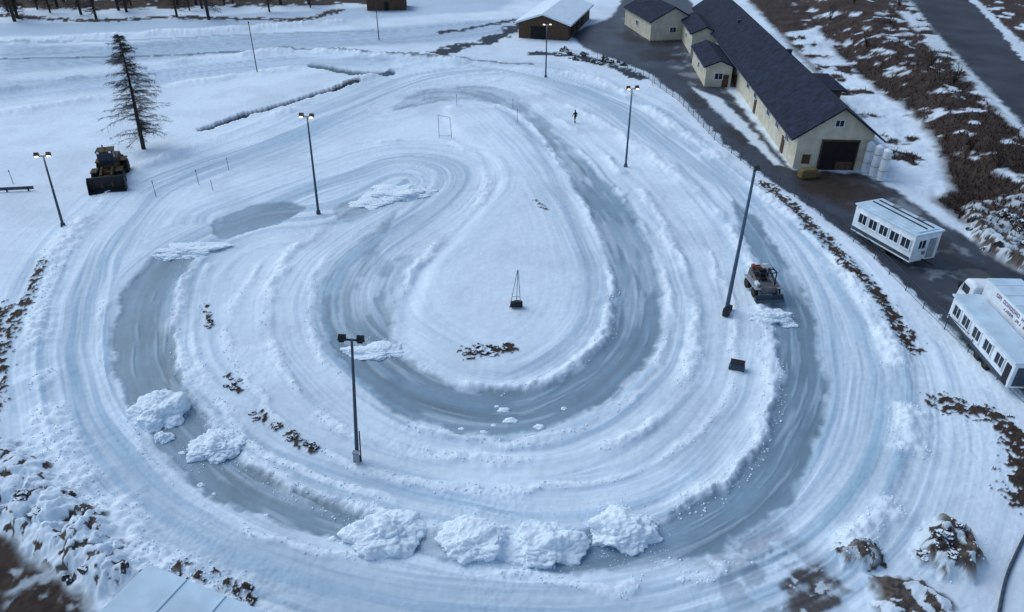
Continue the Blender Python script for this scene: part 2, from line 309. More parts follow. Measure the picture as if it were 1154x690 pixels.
class MB:
    def __init__(s): s.v=[]; s.f=[]; s.m=[]
    def quad(s,pts,m=0):
        i=len(s.v); s.v+= [tuple(p) for p in pts]; s.f.append(tuple(range(i,i+len(pts)))); s.m.append(m)
    def box(s,c,d,m=0,rz=0,rx=0,taper=1.0):
        R=Matrix.Rotation(rz,3,'Z')@Matrix.Rotation(rx,3,'X'); i=len(s.v)
        for z in (-.5,.5):
            k=taper if z>0 else 1
            for x,y in ((-.5,-.5),(.5,-.5),(.5,.5),(-.5,.5)):
                s.v.append(tuple(Vector(c)+R@Vector((x*d[0]*k,y*d[1]*k,z*d[2]))))
        for f in ((0,3,2,1),(4,5,6,7),(0,1,5,4),(1,2,6,5),(2,3,7,6),(3,0,4,7)):
            s.f.append(tuple(i+j for j in f)); s.m.append(m)
    def tube(s,p0,p1,r0,r1=None,n=8,m=0,cap=True):
        r1=r0 if r1 is None else r1; p0=Vector(p0); p1=Vector(p1); d=(p1-p0)
        if d.length<1e-6: return
        d.normalize(); u=d.orthogonal().normalized(); w=d.cross(u); i=len(s.v)
        for p,r in ((p0,r0),(p1,r1)):
            for k in range(n):
                a=2*math.pi*k/n; s.v.append(tuple(p+u*math.cos(a)*r+w*math.sin(a)*r))
        for k in range(n):
            s.f.append((i+k,i+(k+1)%n,i+n+(k+1)%n,i+n+k)); s.m.append(m)
        if cap:
            s.f.append(tuple(i+k for k in range(n-1,-1,-1))); s.m.append(m); s.f.append(tuple(i+n+k for k in range(n))); s.m.append(m)
    def prism(s,prof,x0,x1,m=0):
        i=len(s.v); n=len(prof)
        for x in (x0,x1):
            for p in prof: s.v.append((x,p[0],p[1]))
        s.f.append(tuple(i+k for k in range(n))[::-1]); s.m.append(m); s.f.append(tuple(i+n+k for k in range(n))); s.m.append(m)
        for k in range(n): s.f.append((i+k,i+(k+1)%n,i+n+(k+1)%n,i+n+k)); s.m.append(m)
    def build(s,name,mats,parent=None,bevel=0,smooth=False,label=None):
        me=bpy.data.meshes.new(name); me.from_pydata(s.v,[],s.f)
        for mm in mats: me.materials.append(mm)
        me.polygons.foreach_set("material_index",s.m)
        if smooth: me.polygons.foreach_set("use_smooth",[True]*len(s.f))
        me.update(); ob=bpy.data.objects.new(name,me); COL.objects.link(ob)
        if parent is not None: ob.parent=parent
        if bevel:
            b=ob.modifiers.new("bevel",'BEVEL'); b.width=bevel; b.segments=2; b.limit_method='ANGLE'
        if label: ob["label"]=label
        return ob
def root(name,label,cat,x,y,rz=0,z=None,group=None):
    e=bpy.data.objects.new(name,None); COL.objects.link(e); e.location=(x,y,hz(x,y) if z is None else z); e.rotation_euler=(0,0,rz)
    e["label"]=label; e["category"]=cat; e.empty_display_size=.3
    if group: e["group"]=group
    return e
def clone(src,x,y,rz,z,scale=1.0):
    def cp(o,par):
        n=o.copy(); COL.objects.link(n)
        if par is not None: n.parent=par
        for ch in [c for c in list(bpy.data.objects) if c.parent==o and c!=n]: cp(ch,n)
        return n
    n=cp(src,None); n.location=(x,y,z); n.rotation_euler=(0,0,rz); n.scale=(scale,)*3; return n
# ---------------------------------------------------------------- lamp posts
def lamp(px,py,h,lit,rz=0,label="",r=.11,heads=2,lean=(0,0),box=False,pm='steel'):
    x,y=G(px,py); e=root("floodlight_mast",label,"street lamp",x,y,rz,group="floodlight masts around the ice track")
    e.rotation_euler=(lean[0],lean[1],rz)
    b=MB(); b.tube((0,0,-.3),(0,0,h),r*1.25,r*.7,10); b.tube((0,0,0),(0,0,.35),r*2.2,r*1.8,10)
    b.build("pole",[M[pm]],e)
    b=MB(); b.box((0,0,h-.05),(1.1 if heads==2 else .5,.09,.09))
    b.build("crossarm",[M['dark']],e)
    for sx in ((-.5,.5) if heads==2 else (0.0,)):
        hb=MB(); hb.box((sx,-.12,h+.16),(.46,.26,.36),rx=math.radians(-28),taper=.85); hb.tube((sx,0,h-.02),(sx,-.1,h+.1),.04)
        hd=hb.build("lamp_head",[M['dark']],e,bevel=.03)
        g=MB(); g.box((sx,-.285,h+.07),(.30,.03,.22),rx=math.radians(-28))
        g.build("lamp_glass",[M['lampon'] if lit else M['lampoff']],hd)
    if lit:
        L=bpy.data.lights.new("floodlight",'POINT'); L.energy=60; L.color=(1,.85,.6); L.shadow_soft_size=.25
        lo=bpy.data.objects.new("lamp_light",L); COL.objects.link(lo); lo.parent=e; lo.location=(0,-.8,h+.0)
    if box:
        b=MB(); b.box((.0,-.3,.55),(.35,.22,.75)); b.box((0,-.3,.96),(.42,.3,.06)); b.build("switch_box",[M['grey']],e,bevel=.02)
        b=MB(); b.tube((.25,-.1,0),(.2,-.05,2.4),.04); b.build("cable_duct",[M['dark']],e)
    return e
lamp(72,257,7.3,True,.3,"thin floodlight mast with two lit lamps on a snow bank",lean=(0,.05))
lamp(359,241,10.2,True,-.1,"dark floodlight mast with two lit lamps between icy lanes",lean=(0,.03))
lamp(705,188,9.2,True,.2,"dark floodlight mast with two lit lamps on snow ridge",pm='bluesteel')
lamp(615,87,8.3,True,.1,"floodlight mast with lit lamp near wooden barn")
lamp(403,521,9.0,False,.0,"black floodlight mast with two unlit heads and switch box",r=.10,box=True,lean=(0,.075))
e=lamp(818,353,12.0,False,.9,"tall heavy leaning steel mast beside the ice track",r=.14,heads=1,lean=(0,.06),pm='bluesteel')
b=MB(); b.box((-.5,-.2,.35),(.5,.45,.7)); b.build("junction_box",[M['dark']],e,bevel=.03)
b=MB(); b.box((.45,-.1,.25),(.35,.3,.5)); b.build("junction_box",[M['dark']],e,bevel=.03)
def pole(px,py,h,r,label,name="marker_pole",cat="pole",m='wood',group="thin poles standing in the snow"):
    x,y=G(px,py); e=root(name,label,cat,x,y,random.random(),group=group)
    b=MB(); b.tube((0,0,-.2),(0,0,h),r,r*.7,7); b.build("shaft",[M[m]],e)
    b=MB(); b.tube((0,0,h-.25),(0,0,h+.02),r*1.3,r*1.1,7); b.build("cap",[M['dark']],e)
for px,py,h,r in ((290,82,8,.09),(427,44,7,.1),(15,207,1.6,.04),(176,222,1.8,.035),(224,208,1.8,.035),(258,192,1.6,.03),(240,215,1.2,.03),(515,122,1.5,.03),(583,140,1.8,.03),(578,122,1.5,.03),(735,96,1.8,.04)):
    pole(px,py,h,r,"tall thin wooden pole standing in snow" if h>5 else "thin marker pole stuck into the snow")
x,y=G(502,156); e=root("gate_frame","thin metal gate frame standing on snow","frame",x,y,0)
b=MB(); b.tube((-.8,0,0),(-.8,0,3.0),.035); b.build("post",[M['grey']],e)
b=MB(); b.tube((.8,0,0),(.7,.1,2.7),.035); b.build("post",[M['grey']],e)
b=MB(); b.tube((-.8,0,3.0),(.7,.1,2.7),.03); b.build("crossbar",[M['grey']],e)
b=MB(); b.tube((-.8,0,.3),(.8,0,.3),.03); b.build("crossbar",[M['grey']],e)
x,y=G(582,350); e=root("snow_gun_stand","thin tripod frame with small dark box on the snow","stand",x,y,0)
b=MB(); b.tube((-.55,-.2,0),(.08,0,3.4),.03); b.tube((.35,-.2,0),(.12,0,3.4),.03); b.tube((0,.5,0),(.1,0,3.4),.03); b.tube((-.38,-.12,1),(.3,-.12,1),.025); b.build("tripod_frame",[M['grey']],e)
b=MB(); b.box((0,-.1,.3),(1.0,.55,.35)); b.box((.1,-.1,.52),(.6,.45,.1)); b.build("equipment_box",[M['dark']],e,bevel=.05)
x,y=G(830,416); e=root("equipment_crate","small dark tilted crate half buried in snow","crate",x,y,-.35)
b=MB(); b.box((0,0,.3),(1.15,.6,.6),rx=.15,taper=.8); b.build("crate_body",[M['steel']],e,bevel=.06)
b=MB(); b.box((0,-.05,.62),(1.0,.55,.08),rx=.15); b.build("lid",[M['dark']],e,bevel=.02)
# ---------------------------------------------------------------- trees
def tree_meshes(seed,h,dense=1.0,spread=.24,lowest=.12,tw=1.0,droop=.3):
    r=random.Random(seed); t=MB(); c=MB(); n=9; pts=[]
    for i in range(n+1):
        k=i/n; pts.append(Vector((math.sin(k*3+seed)*.12*k*h/10,math.cos(k*2.3+seed)*.12*k*h/10-(.12*h/10*k),k*h)))
    for i in range(n): t.tube(pts[i],pts[i+1],(.018*h*(1-i/n)**.8+.02),(.018*h*(1-(i+1)/n)**.8+.02),8,cap=False)
    def at_(k):
        f=k*n; i=min(int(f),n-1); return pts[i].lerp(pts[i+1],f-i)
    N=int(95*dense)
    for j in range(N):
        k=lowest+(1-lowest)*(j/N)**.95; p=at_(k); a=r.random()*6.28
        L=h*spread*(1-k)**.65*(.4+.8*r.random())+.3
        if k<.3: L*=.75
        d=Vector((math.cos(a),math.sin(a),.12-droop*(1-k)*r.uniform(.4,1.4)))
        prev=p
        for sgi in range(4):
            q=p+d*L*(sgi+1)/4+Vector((0,0,-.08*L*((sgi+1)/4)**2+r.uniform(-.08,.08)))
            t.tube(prev,q,.026*(1-sgi/5),.026*(1-(sgi+1)/5),4,cap=False)
            for w in range(int(6*dense)+1):
                s0=prev.lerp(q,r.random()); a2=a+r.choice((-1,1))*r.uniform(.5,1.3); l=r.uniform(.25,.9)*min(1,L/2+.2)
                e0=s0+Vector((math.cos(a2),math.sin(a2),r.uniform(-.9,.25)))*l
                c.tube(s0,e0,.012*tw,.004,3,cap=False)
                for z in range(4):
                    m0=s0.lerp(e0,r.random()); o=Vector((r.uniform(-1,1),r.uniform(-1,1),r.uniform(-1,.6)))*.17
                    o2=Vector((r.uniform(-1,1),r.uniform(-1,1),r.uniform(-1,1)))*.035*tw
                    c.quad([m0,m0+o,m0+o2])
            prev=q
    return t,c
def tree(seed,h,x,y,label,group=None,dense=1.0,spread=.24,name="larch_tree",tw=1.0):
    e=root(name,label,"tree",x,y,seed,group=group)
    t,c=tree_meshes(seed,h,dense,spread,tw=tw); t.build("trunk",[M['bark']],e); c.build("crown",[M['needles']],e); return e
tx,ty=G(162,168); lt=tree(3,13.8,tx,ty,"tall bare dark larch standing alone in snow",dense=1.55,spread=.35,tw=1.0); lt.rotation_euler=(0,-.04,3)
base=[tree(11+i,13+i*1.5,*G(20,22-i),"bare dark forest larch beside snowy road",group="forest trees beside the snowy road",dense=.7,spread=.2,tw=2.2) for i in range(3)]
for i,px in enumerate((4,12,18,34,38,44,60,64,70,88,92,98,108,133,138,141,150,166,170,188,196,201,205,214,222,226,240,250,262,266,285,300,318,345,352,372)):
    x,y=G(px+random.uniform(-5,5),random.uniform(-6,26)); clone(base[i%3],x,y,random.random()*6,hz(x,y),random.uniform(.65,1.3))
b=MB()
for i in range(260):
    x=random.uniform(-260,120); y=random.uniform(195,300); h=random.uniform(12,20)
    if x>-35 : continue
    b.tube((x,y,0),(x,y,h),.22,.05,5)
    for j in range(40):
        k=.2+.8*random.random(); a=random.random()*6.28; L=h*.2*(1-k)+.5
        p=Vector((x,y,h*k)); q=p+Vector((math.cos(a)*L,math.sin(a)*L,-.4)); b.quad([p+Vector((0,0,.25)),q,p-Vector((0,0,.3))])
o=b.build("far_wood",[M['needles']]); o["kind"]="stuff"; o["label"]="dark bare wood behind the snowy valley"; o["category"]="wood"
for (px,py,h) in ((1120,205,4.5),(1010,20,4),(935,25,3.5),(1070,110,3),(975,60,2.5),(1000,40,3),(1090,180,2.5),(1045,90,2.5),(960,15,3)):
    x,y=G(px,py); e=root("bare_shrub","leafless twiggy shrub on brown slope","shrub",x,y,group="leafless shrubs on the slope")
    b=MB(); c=MB(); r=random.Random(px)
    for i in range(9):
        a=r.random()*6.28; p=Vector((0,0,0)); d=Vector((math.cos(a)*.35,math.sin(a)*.35,1))
        for s in range(5):
            q=p+d*h/5; b.tube(p,q,.05*(1-s/6),.05*(1-(s+1)/6),5,cap=False)
            for t in range(5):
                m0=p.lerp(q,r.random()); c.tube(m0,m0+Vector((r.uniform(-1,1),r.uniform(-1,1),r.uniform(.2,1)))*h*.16,.018,.005,3,cap=False)
            p=q; d=d+Vector((r.uniform(-.3,.3),r.uniform(-.3,.3),0))
    b.build("trunk",[M['bark']],e); c.build("crown",[M['twig']],e)
# ---------------------------------------------------------------- snow piles
def pile(px,py,w,d,h,label="heap of loose cleared snow lying on ice",seed=0,name="snow_pile",m='snow',rough=.2,low=.38,sub=6,group="snow heaps on the ice track"):
    x,y=G(px,py); bm=bmesh.new(); bmesh.ops.create_icosphere(bm,subdivisions=sub,radius=1)
    off=Vector((seed*7.3,seed*3.1,seed))
    for v in bm.verts:
        n=v.co.copy()
        f=.92+low*(mnoise.noise(n*1.7+off))+rough*.9*abs(mnoise.noise(n*3.6+off))+rough*.45*mnoise.noise(n*8+off)
        if sub>3: f+=rough*.28*abs(mnoise.noise(n*15+off))+rough*.10*mnoise.noise(n*34+off)
        z=n.z*f
        if z>0: z=z**.85*(1+.25*mnoise.noise(n*2.3-off))
        v.co=Vector((n.x*f*w/2,n.y*f*d/2,(z*h if z>0 else z*.25)))
    me=bpy.data.meshes.new(name); bm.to_mesh(me); bm.free(); me.materials.append(M[m])
    if m!='rock': me.polygons.foreach_set("use_smooth",[True]*len(me.polygons))
    o=bpy.data.objects.new(name,me); COL.objects.link(o); o.location=(x,y,hz(x,y)-.05); o["label"]=label; o["category"]="rock" if m=='rock' else "snow pile"; o["group"]=group
    return o
for i,(px,py,w,d,h) in enumerate(((432,605,4.2,3.1,1.1),(536,612,3.9,2.9,.95),(613,617,4.1,3.0,1.0),(703,599,4.1,2.9,.95),(180,464,3.8,3.5,1.2),(242,503,3.6,2.9,.85),(183,492,1.3,1.0,.4))):
    pile(px,py,w,d,h,seed=i+1)
for i,(px,py,w,d,h) in enumerate(((450,218,7.0,4.0,.5),(418,228,5,3,.3),(222,282,6.0,2.6,.45),(190,288,3,1.6,.3),(425,395,4.6,2.0,.4),(868,358,3.2,1.8,.45),(887,364,1.6,1.0,.3))):
    pile(px,py,w,d,h,"low spread heap of pushed snow across lane",seed=i+21,rough=.22,low=.5)
for i,(px,py,s) in enumerate(((374,606,.6),(226,545,.55),(568,461,.9),(635,459,.5),(575,473,1.0),(608,480,.8),(545,486,.6),(520,482,.5),(190,478,.7),(205,508,.5),(385,612,.35),(240,555,.35),(768,655,.5),(300,580,.35),(556,478,.4),(560,456,.4))):
    pile(px,py,s,s*.7,s*.25,"small lump of snow lying on ice",seed=30+i,name="snow_lump",sub=3,group="snow lumps lying on the ice")
r=random.Random(12)
rocks=[(545,402,1.2,.8,.35),(556,405,.7,.5,.25),(534,403,.6,.5,.25),(568,399,.6,.4,.25),(540,396,.6,.5,.3),(551,397,.5,.4,.3),(560,397,.4,.4,.2),(524,405,.4,.3,.2)]
for (cx_,cy_,sx_,sy_,n,sm_) in ((45,585,45,30,5,1),(110,655,45,10,4,1),(1068,622,30,22,8,1),(1125,268,32,22,14,1.3),(665,66,40,7,26,1.8),(320,487,38,10,14,.75),(262,432,9,9,6,.75),(236,360,3,14,5,.75),(608,236,4,5,2,.6)):
    for k in range(n):
        t_=r.uniform(-1,1); rocks.append((cx_+t_*sx_,cy_+(t_*8 if cx_==665 else (t_*20 if cx_==320 else 0))+r.uniform(-1,1)*sy_*(.4 if cx_==320 else .8),r.uniform(.3,.8)*sm_,r.uniform(.3,.6)*sm_,r.uniform(.15,.4)*sm_))
for i,(px,py,w,d,h) in enumerate(rocks):
    pile(px,py,w,d,h,"rough dark boulder partly covered in snow",seed=100+i,name="boulder",m='rock',rough=.35,low=.5,sub=3,group="boulders at the edge of the track")
b=MB(); r=random.Random(4)
for (px,py,R,n) in ((432,602,3.0,240),(536,608,2.7,200),(613,614,2.8,200),(703,597,2.9,220),(180,463,2.9,240),(242,501,2.7,200),(450,215,4,160),(222,280,3.5,120),(868,358,2.5,90),(420,392,3,90),(760,650,2,20),(1068,622,3,120)):
    x0,y0=G(px,py)
    for i in range(n):
        a=r.random()*6.28; q=R*math.sqrt(r.random()); x=x0+q*math.cos(a); y=y0+q*math.sin(a); s=r.uniform(.03,.12)*(1.3-q/R)
        b.box((x,y,hz(x,y)+s*.3),(s*1.5,s,s),rz=r.random()*3,rx=r.random(),taper=.6)
csel=np.where((crest>.35)&(crest<.9)&(Y<80)&(abs(X)<45))[0]
for i in rng.choice(csel,2600,replace=False):
    s=r.uniform(.03,.09); p=V[i]; b.box((p[0],p[1],p[2]+s*.3),(s*1.5,s*1.2,s),rz=r.random()*3,rx=r.random(),taper=.6)
o=b.build("loose_snow",[M['snow']]); o["kind"]="stuff"; o["label"]="loose snow crumbs scattered around heaps on ice"; o["category"]="snow"
b=MB(); dsel=np.where((dirt>.5)&(Y<110)&(abs(X)<80))[0]; pick=rng.choice(dsel,min(4000,len(dsel)),replace=False)
for i in pick:
    p=Vector(V[i]); l=r.uniform(.05,.20)
    q=p+Vector((r.uniform(-1,1)*l,r.uniform(-1,1)*l,l*.8)); u=Vector((r.uniform(-1,1),r.uniform(-1,1),0))*.02
    b.quad([p-u,p+u,q])
hsel=np.where((hs>.6)&(col[:,0]<.15)&(Y<160)&(X<120))[0]
for i in rng.choice(hsel,min(5000,len(hsel)),replace=False):
    p=Vector(V[i]); l=r.uniform(.2,.9)
    q=p+Vector((r.uniform(-1,1)*l*.6,r.uniform(-1,1)*l*.6,l*.8)); u=Vector((r.uniform(-1,1),r.uniform(-1,1),0))*.08
    b.quad([p-u,p+u,q])
o=b.build("dry_brush",[M['twig']]); o["kind"]="stuff"; o["label"]="dry brown brush poking through thin snow"; o["category"]="undergrowth"
# ---------------------------------------------------------------- fence
def fence(pts,label,h=1.3,step=2.4):
    W=[Vector((*G(*p),0)) for p in pts]; e=root("wire_fence",label,"fence",W[0].x,W[0].y,0,z=0); o0=W[0]
    P=[]
    for a,b2 in zip(W[:-1],W[1:]):
        n=max(1,int((b2-a).length/step))
        for k in range(n): P.append(a.lerp(b2,k/n))
    P.append(W[-1]); P=P[:99]; wires=MB(); prev=None
    pm=None
    for p in P:
        z=hz(p.x,p.y); l=p-o0
        if pm is None:
            b=MB(); b.tube((0,0,-.2),(0,0,h+.1),.04,.035,6); b.tube((0,0,h+.1),(0,0,h+.13),.05,.02,6); pm=b.build("fence_post",[M['steel']],e); ob=pm
        else: ob=pm.copy(); COL.objects.link(ob); ob.parent=e
        ob.location=(l.x,l.y,z); c=Vector((l.x,l.y,z))
        if prev is not None:
            for k in range(5): wires.tube(prev+Vector((0,0,.15+k*(h-.15)/4)),c+Vector((0,0,.15+k*(h-.15)/4)),.014 if k<4 else .025,n=4,cap=False)
            for k in range(10):
                a=prev.lerp(c,k/10); wires.tube(a+Vector((0,0,.15)),a+Vector((0,0,h)),.007,n=3,cap=False)
        prev=c
    wires.build("wire_mesh",[M['steel']],e)
fence([(725,86),(765,115),(805,158),(845,190),(895,222),(940,255),(985,292),(1040,348),(1090,398),(1160,462)],"long wire fence with thin dark posts along yard")
fence([(640,62),(690,70),(725,86)],"short wire fence with posts beside dark yard",1.0)
x,y=G(-5,217); e=root("steel_barrier","low dark steel barrier standing on snow","barrier",x,y,math.radians(8))
b=MB(); b.box((1.5,0,.35),(5,.12,.35)); b.build("rail",[M['steel']],e,bevel=.03)
for q in (-.5,1.2,3.4): b=MB(); b.box((q,.0,.1),(.13,.14,.7)); b.build("barrier_post",[M['dark']],e)
# ---------------------------------------------------------------- buildings
def window(parent,c,w,h,rz,m='glass'):
    R=Matrix.Rotation(rz,3,'Z'); b=MB(); t=.08
    def B(o,d,mm): b.box(Vector(c)+R@Vector(o),d,mm,rz=rz)
    B((0,-.02,h/2+t/2),(w+2*t,.12,t),0); B((0,-.04,-h/2-t/2),(w+2*t+.1,.16,t),0); B((-w/2-t/2,-.02,0),(t,.12,h),0); B((w/2+t/2,-.02,0),(t,.12,h),0); B((0,-.02,0),(t*.6,.06,h),0)
    f=b.build("window",[M['white']],parent)
    g=MB(); g.box(Vector(c),(w,.04,h),0,rz=rz); g.build("pane",[M[m]],f)
def house(name,label,x,y,rz,W,L,he,hr,wallm,roofm,over=.5,thick=.22,cat="building",chim=None):
    e=root(name,label,cat,x,y,rz,z=-.1)
    b=MB(); prof=[(-W/2,0),(W/2,0),(W/2,he),(0,hr),(-W/2,he)]
    for yy_ in (0,L):
        for p in prof: b.v.append((p[0],yy_,p[1]))
    b.f.append((0,1,2,3,4)); b.m.append(0); b.f.append((9,8,7,6,5)); b.m.append(0)
    for k in range(5): b.f.append((k,5+k,5+(k+1)%5,(k+1)%5)); b.m.append(0)
    b.build("wall",[M[wallm]],e)
    sl=(hr-he)/(W/2); b=MB()
    for sgn in (-1,1):
        xe=sgn*(W/2+over); ze=he-over*sl+.03; zr=hr+.03
        A=[(xe,-over,ze),(xe,L+over,ze),(0,L+over,zr),(0,-over,zr)]
        T=[(p[0],p[1],p[2]+thick) for p in A]
        i=len(b.v); b.v+=A+T
        for f in [(0,1,2,3),(4,5,6,7),(0,1,5,4),(1,2,6,5),(3,0,4,7)]: b.f.append(tuple(i+k for k in f)); b.m.append(0)
    rf=b.build("roof",[M[roofm]],e)
    if chim:
        for (cx,cy,s,hh) in chim:
            c=MB(); zt=hr-abs(cx)*sl; c.box((cx,cy,zt+hh/2-.2),(s,s,hh+.4)); c.box((cx,cy,zt+hh+.06),(s+.15,s+.15,.12)); c.build("chimney",[M['steel']],rf)
    if roofm=='roof':
        for sgn in (-1,1):
            g=MB(); g.tube((sgn*(W/2+over+.08),-over,he-over*sl+.1),(sgn*(W/2+over+.08),L+over,he-over*sl+.1),.07,n=6); g.build("gutter",[M['steel']],rf)
    return e
gx,gy=G(893,190); ax=-.066
cx=gx+4.2*math.cos(ax); cy=gy+4.2*math.sin(ax)
e=house("barn","long cream building with dark blue gabled roof",cx,cy,ax,8.4,80,4.4,7.4,'plaster','roof',.95,chim=[(1.6,30,.6,.7),(-1.5,52,.5,.6)])
b=MB(); b.box((.6,-.03,1.75),(4.0,.10,3.5)); b.build("garage_door",[M['black']],e)
b=MB(); b.box((1.5,-.10,.6),(1.9,.06,1.0)); b.build("stacked_boards",[M['brown']],e)
b=MB(); [b.box((q,-.1,1.8),(.14,.16,3.7)) for q in (-1.45,2.65)]; b.box((.6,-.1,3.62),(4.3,.18,.16)); b.build("door_frame",[M['brown']],e)
b=MB(); b.box((-2.9,-.04,1.3),(.9,.08,1.1)); b.build("notice_board",[M['brown']],e)
window(e,(0,-.04,5.6),.9,.7,0)
for q in (4,9,14,22,27,36,41,50,58,66):
    window(e,(-4.24,q,2.6),1.5,1.0,-math.pi/2)
for q in (3,19,33):
    b=MB(); b.box((-4.26,q+2.5,1.05),(.08,1.1,2.1)); b.build("door",[M['brown']],e)
b=MB(); b.box((5.4,24,1.9),(2.6,8,3.8)); an=b.build("rear_annex",[M['brown']],e); b=MB(); b.box((5.6,24,3.95),(3.4,9,.22)); b.build("annex_roof",[M['roof']],an)
b=MB(); b.box((5.1,3.5,1.3),(1.6,5,2.6)); an=b.build("side_annex",[M['grey']],e); b=MB(); b.box((5.3,3.5,2.7),(2.2,5.6,.15),rx=0); b.build("annex_roof",[M['roofsnow']],an)
def annex(px,py,W,L,he,hr,rz,label,wallm='plaster',roofm='roof'):
    x,y=G(px,py); e=house("annex_building",label,x,y,rz,W,L,he,hr,wallm,roofm,.4)
    window(e,(-W/2-.04,L*.5,he*.55),1.2,.9,-math.pi/2); window(e,(0,-.04,he*.55),1.2,.9,0)
    b=MB(); b.box((W*.28,-.05,1.0),(.95,.08,2.0)); b.build("door",[M['brown']],e); return e
annex(808,98,4.0,14,3.2,4.0,ax,"low cream annex with dark roof beside long building")
annex(792,62,4.5,14,3.8,4.8,ax,"cream annex with low dark roof beside yard")
annex(757,45,9.0,16,3.6,6.0,ax+.25,"white walled outbuilding with dark roof across yard")
x,y=G(612,44); e=house("wooden_barn","brown wooden barn with snow covered roof",x,y,-.28,10,22,3.0,4.6,'brown','roofsnow',.7,.35)
b=MB(); b.box((-1,-.05,1.2),(3.0,.1,2.4)); b.build("door",[M['black']],e)
for q in (4,9,14): b=MB(); b.box((5.05,q,1.4),(.1,2.6,1.8)); b.build("opening",[M['black']],e)
x,y=G(436,12); e=house("wooden_hut","small brown wooden hut beside snowy road",x,y,.1,9,6,2.6,4.2,'brown','brown',.5)
b=MB(); b.box((0,-.05,1),(1,.1,2)); b.build("door",[M['black']],e)
x,y=G(167,638,3.0); e=root("site_container","pale blue frosted flat roofed site container","container",x,y,math.atan2(-2.5,6.0),z=-.2)
b=MB(); b.box((4.5,-1.6,1.5),(9,3.2,2.9)); b.build("container_body",[M['grey']],e,bevel=.04)
b=MB(); b.box((4.5,-1.6,3.06),(9.3,3.5,.2)); [b.box((q,-1.6,3.19),(.12,3.45,.06)) for q in (2.2,4.5,6.8)]; b.build("roof",[M['paleblue']],e,bevel=.03)
window(e,(-.03,-1.6,1.8),1.2,.9,-math.pi/2)
b=MB(); b.box((.6,-3.0,3.35),(.9,.35,.3)); b.build("roof_vent",[M['white']],e,bevel=.03)
for i,(px,py) in enumerate(((974,194),(983,199),(992,204))):
    x,y=G(px,py); e=root("storage_tank","white slim cylindrical tank standing beside cream building","tank",x,y,group="white tanks beside the building")
    b=MB(); b.tube((0,0,.1),(0,0,3.5),.46,.46,18); b.tube((0,0,3.5),(0,0,3.75),.46,.15,18); b.build("tank_shell",[M['white']],e)
    b=MB(); b.tube((0,0,1.2),(0,0,1.27),.49,.49,18); b.tube((0,0,2.6),(0,0,2.67),.49,.49,18); b.build("hoop",[M['grey']],e)
x,y=G(909,200); e=root("hay_bale","dull straw bale on wet ground beside door","hay bale",x,y,.2)
b=MB(); b.box((0,0,.55),(2.0,1.1,1.1)); b.build("straw",[M['hay']],e,bevel=.2)
b=MB(); b.box((-.5,0,.55),(.04,1.13,1.13)); b.build("twine",[M['brown']],e)
# ---------------------------------------------------------------- vehicles
def wheel(parent,c,r,w):
    b=MB(); n=18; cc=Vector(c); d=Vector((w/2,0,0)); b.tube(cc-d,cc+d,r,r,n)
    for k in range(n):
        a=2*math.pi*k/n; b.box(cc+Vector((0,math.cos(a)*r,math.sin(a)*r)),(w*.9,.05*r*2,.05*r*2),rx=a)
    wo=b.build("wheel",[M['rubber']],parent)
    b=MB(); b.tube(cc-d*1.06,cc+d*1.06,r*.52,r*.52,12); b.tube(cc-d*1.14,cc+d*1.14,r*.2,r*.2,8); b.build("rim",[M['yellow']],wo)
def loader(px,py,rz,s,label,body='yellow'):
    x,y=G(px,py); e=root("wheel_loader",label,"wheel loader",x,y,rz); e.scale=(s,s,s)
    for sx in (-1,1):
        for yy_ in (-1.45,1.35): wheel(e,(sx*1.05,yy_,.7),.7,.5)
    b=MB(); b.box((0,-1.7,1.35),(1.5,2.1,1.0),taper=.9); b.box((0,-2.75,1.0),(1.7,.35,.8)); b.box((0,0,.85),(.8,2.6,.4)); b.box((0,1.1,1.1),(1.3,1.0,.5)); b.build("chassis",[M[body]],e,bevel=.06)
    for sx in (-1,1):
        for yy_ in (-1.45,1.3): b=MB(); b.box((sx*1.05,yy_,1.47),(.55,1.2,.08)); b.build("fender",[M[body]],e,bevel=.02)
    b=MB()
    for sx in (-.62,.62):
        for yy_ in (-.55,.55): b.box((sx,yy_,2.15),(.09,.09,1.4))
    b.box((0,0,2.9),(1.45,1.35,.12)); b.box((0,0,1.5),(1.3,1.2,.25)); cb=b.build("cab",[M['yellow']],e,bevel=.02)
    b=MB(); b.box((0,.56,2.2),(1.15,.03,1.2)); b.box((0,-.56,2.2),(1.15,.03,1.2)); b.box((.63,0,2.2),(.03,1.0,1.2)); b.box((-.63,0,2.2),(.03,1.0,1.2)); b.build("window",[M['glass']],cb)
    b=MB(); [b.prism([(1.0,1.3),(1.0,1.65),(2.2,1.35),(2.8,.65),(2.8,.35),(2.1,.95)],sx-.09,sx+.09) for sx in (-.45,.45)]; b.tube((-.5,2.1,1.15),(.5,2.1,1.15),.09); b.build("lift_arm",[M[body]],e)
    b=MB(); P0=[(p[0]-.35,p[1]) for p in [(2.85,.1),(3.0,1.35),(3.12,1.35),(3.02,.25),(3.35,.12),(3.8,.1),(3.8,.03),(3.2,.03)]]; b.prism(P0,-1.5,1.5); S0=[(p[0]-.35,p[1]) for p in [(2.85,.05),(3.0,1.35),(3.4,1.1),(3.8,.05)]]; b.prism(S0,-1.55,-1.49); b.prism(S0,1.49,1.55); b.build("bucket",[M['dark']],e)
    b=MB(); b.tube((.5,-1.7,1.8),(.5,-1.7,2.8),.07); b.build("exhaust",[M['dark']],e)
    for sx in (-.5,.5):
        b=MB(); b.box((sx,.66,2.86),(.2,.14,.16)); b.build("headlight",[M['white']],e)
    b=MB(); b.tube((0,0,2.96),(0,0,3.15),.09,.06,8); b.build("beacon",[M['orange']],e)
    return e
loader(128,203,math.pi+.30,1.22,"dirty dark yellow wheel loader with bucket lowered on snow")
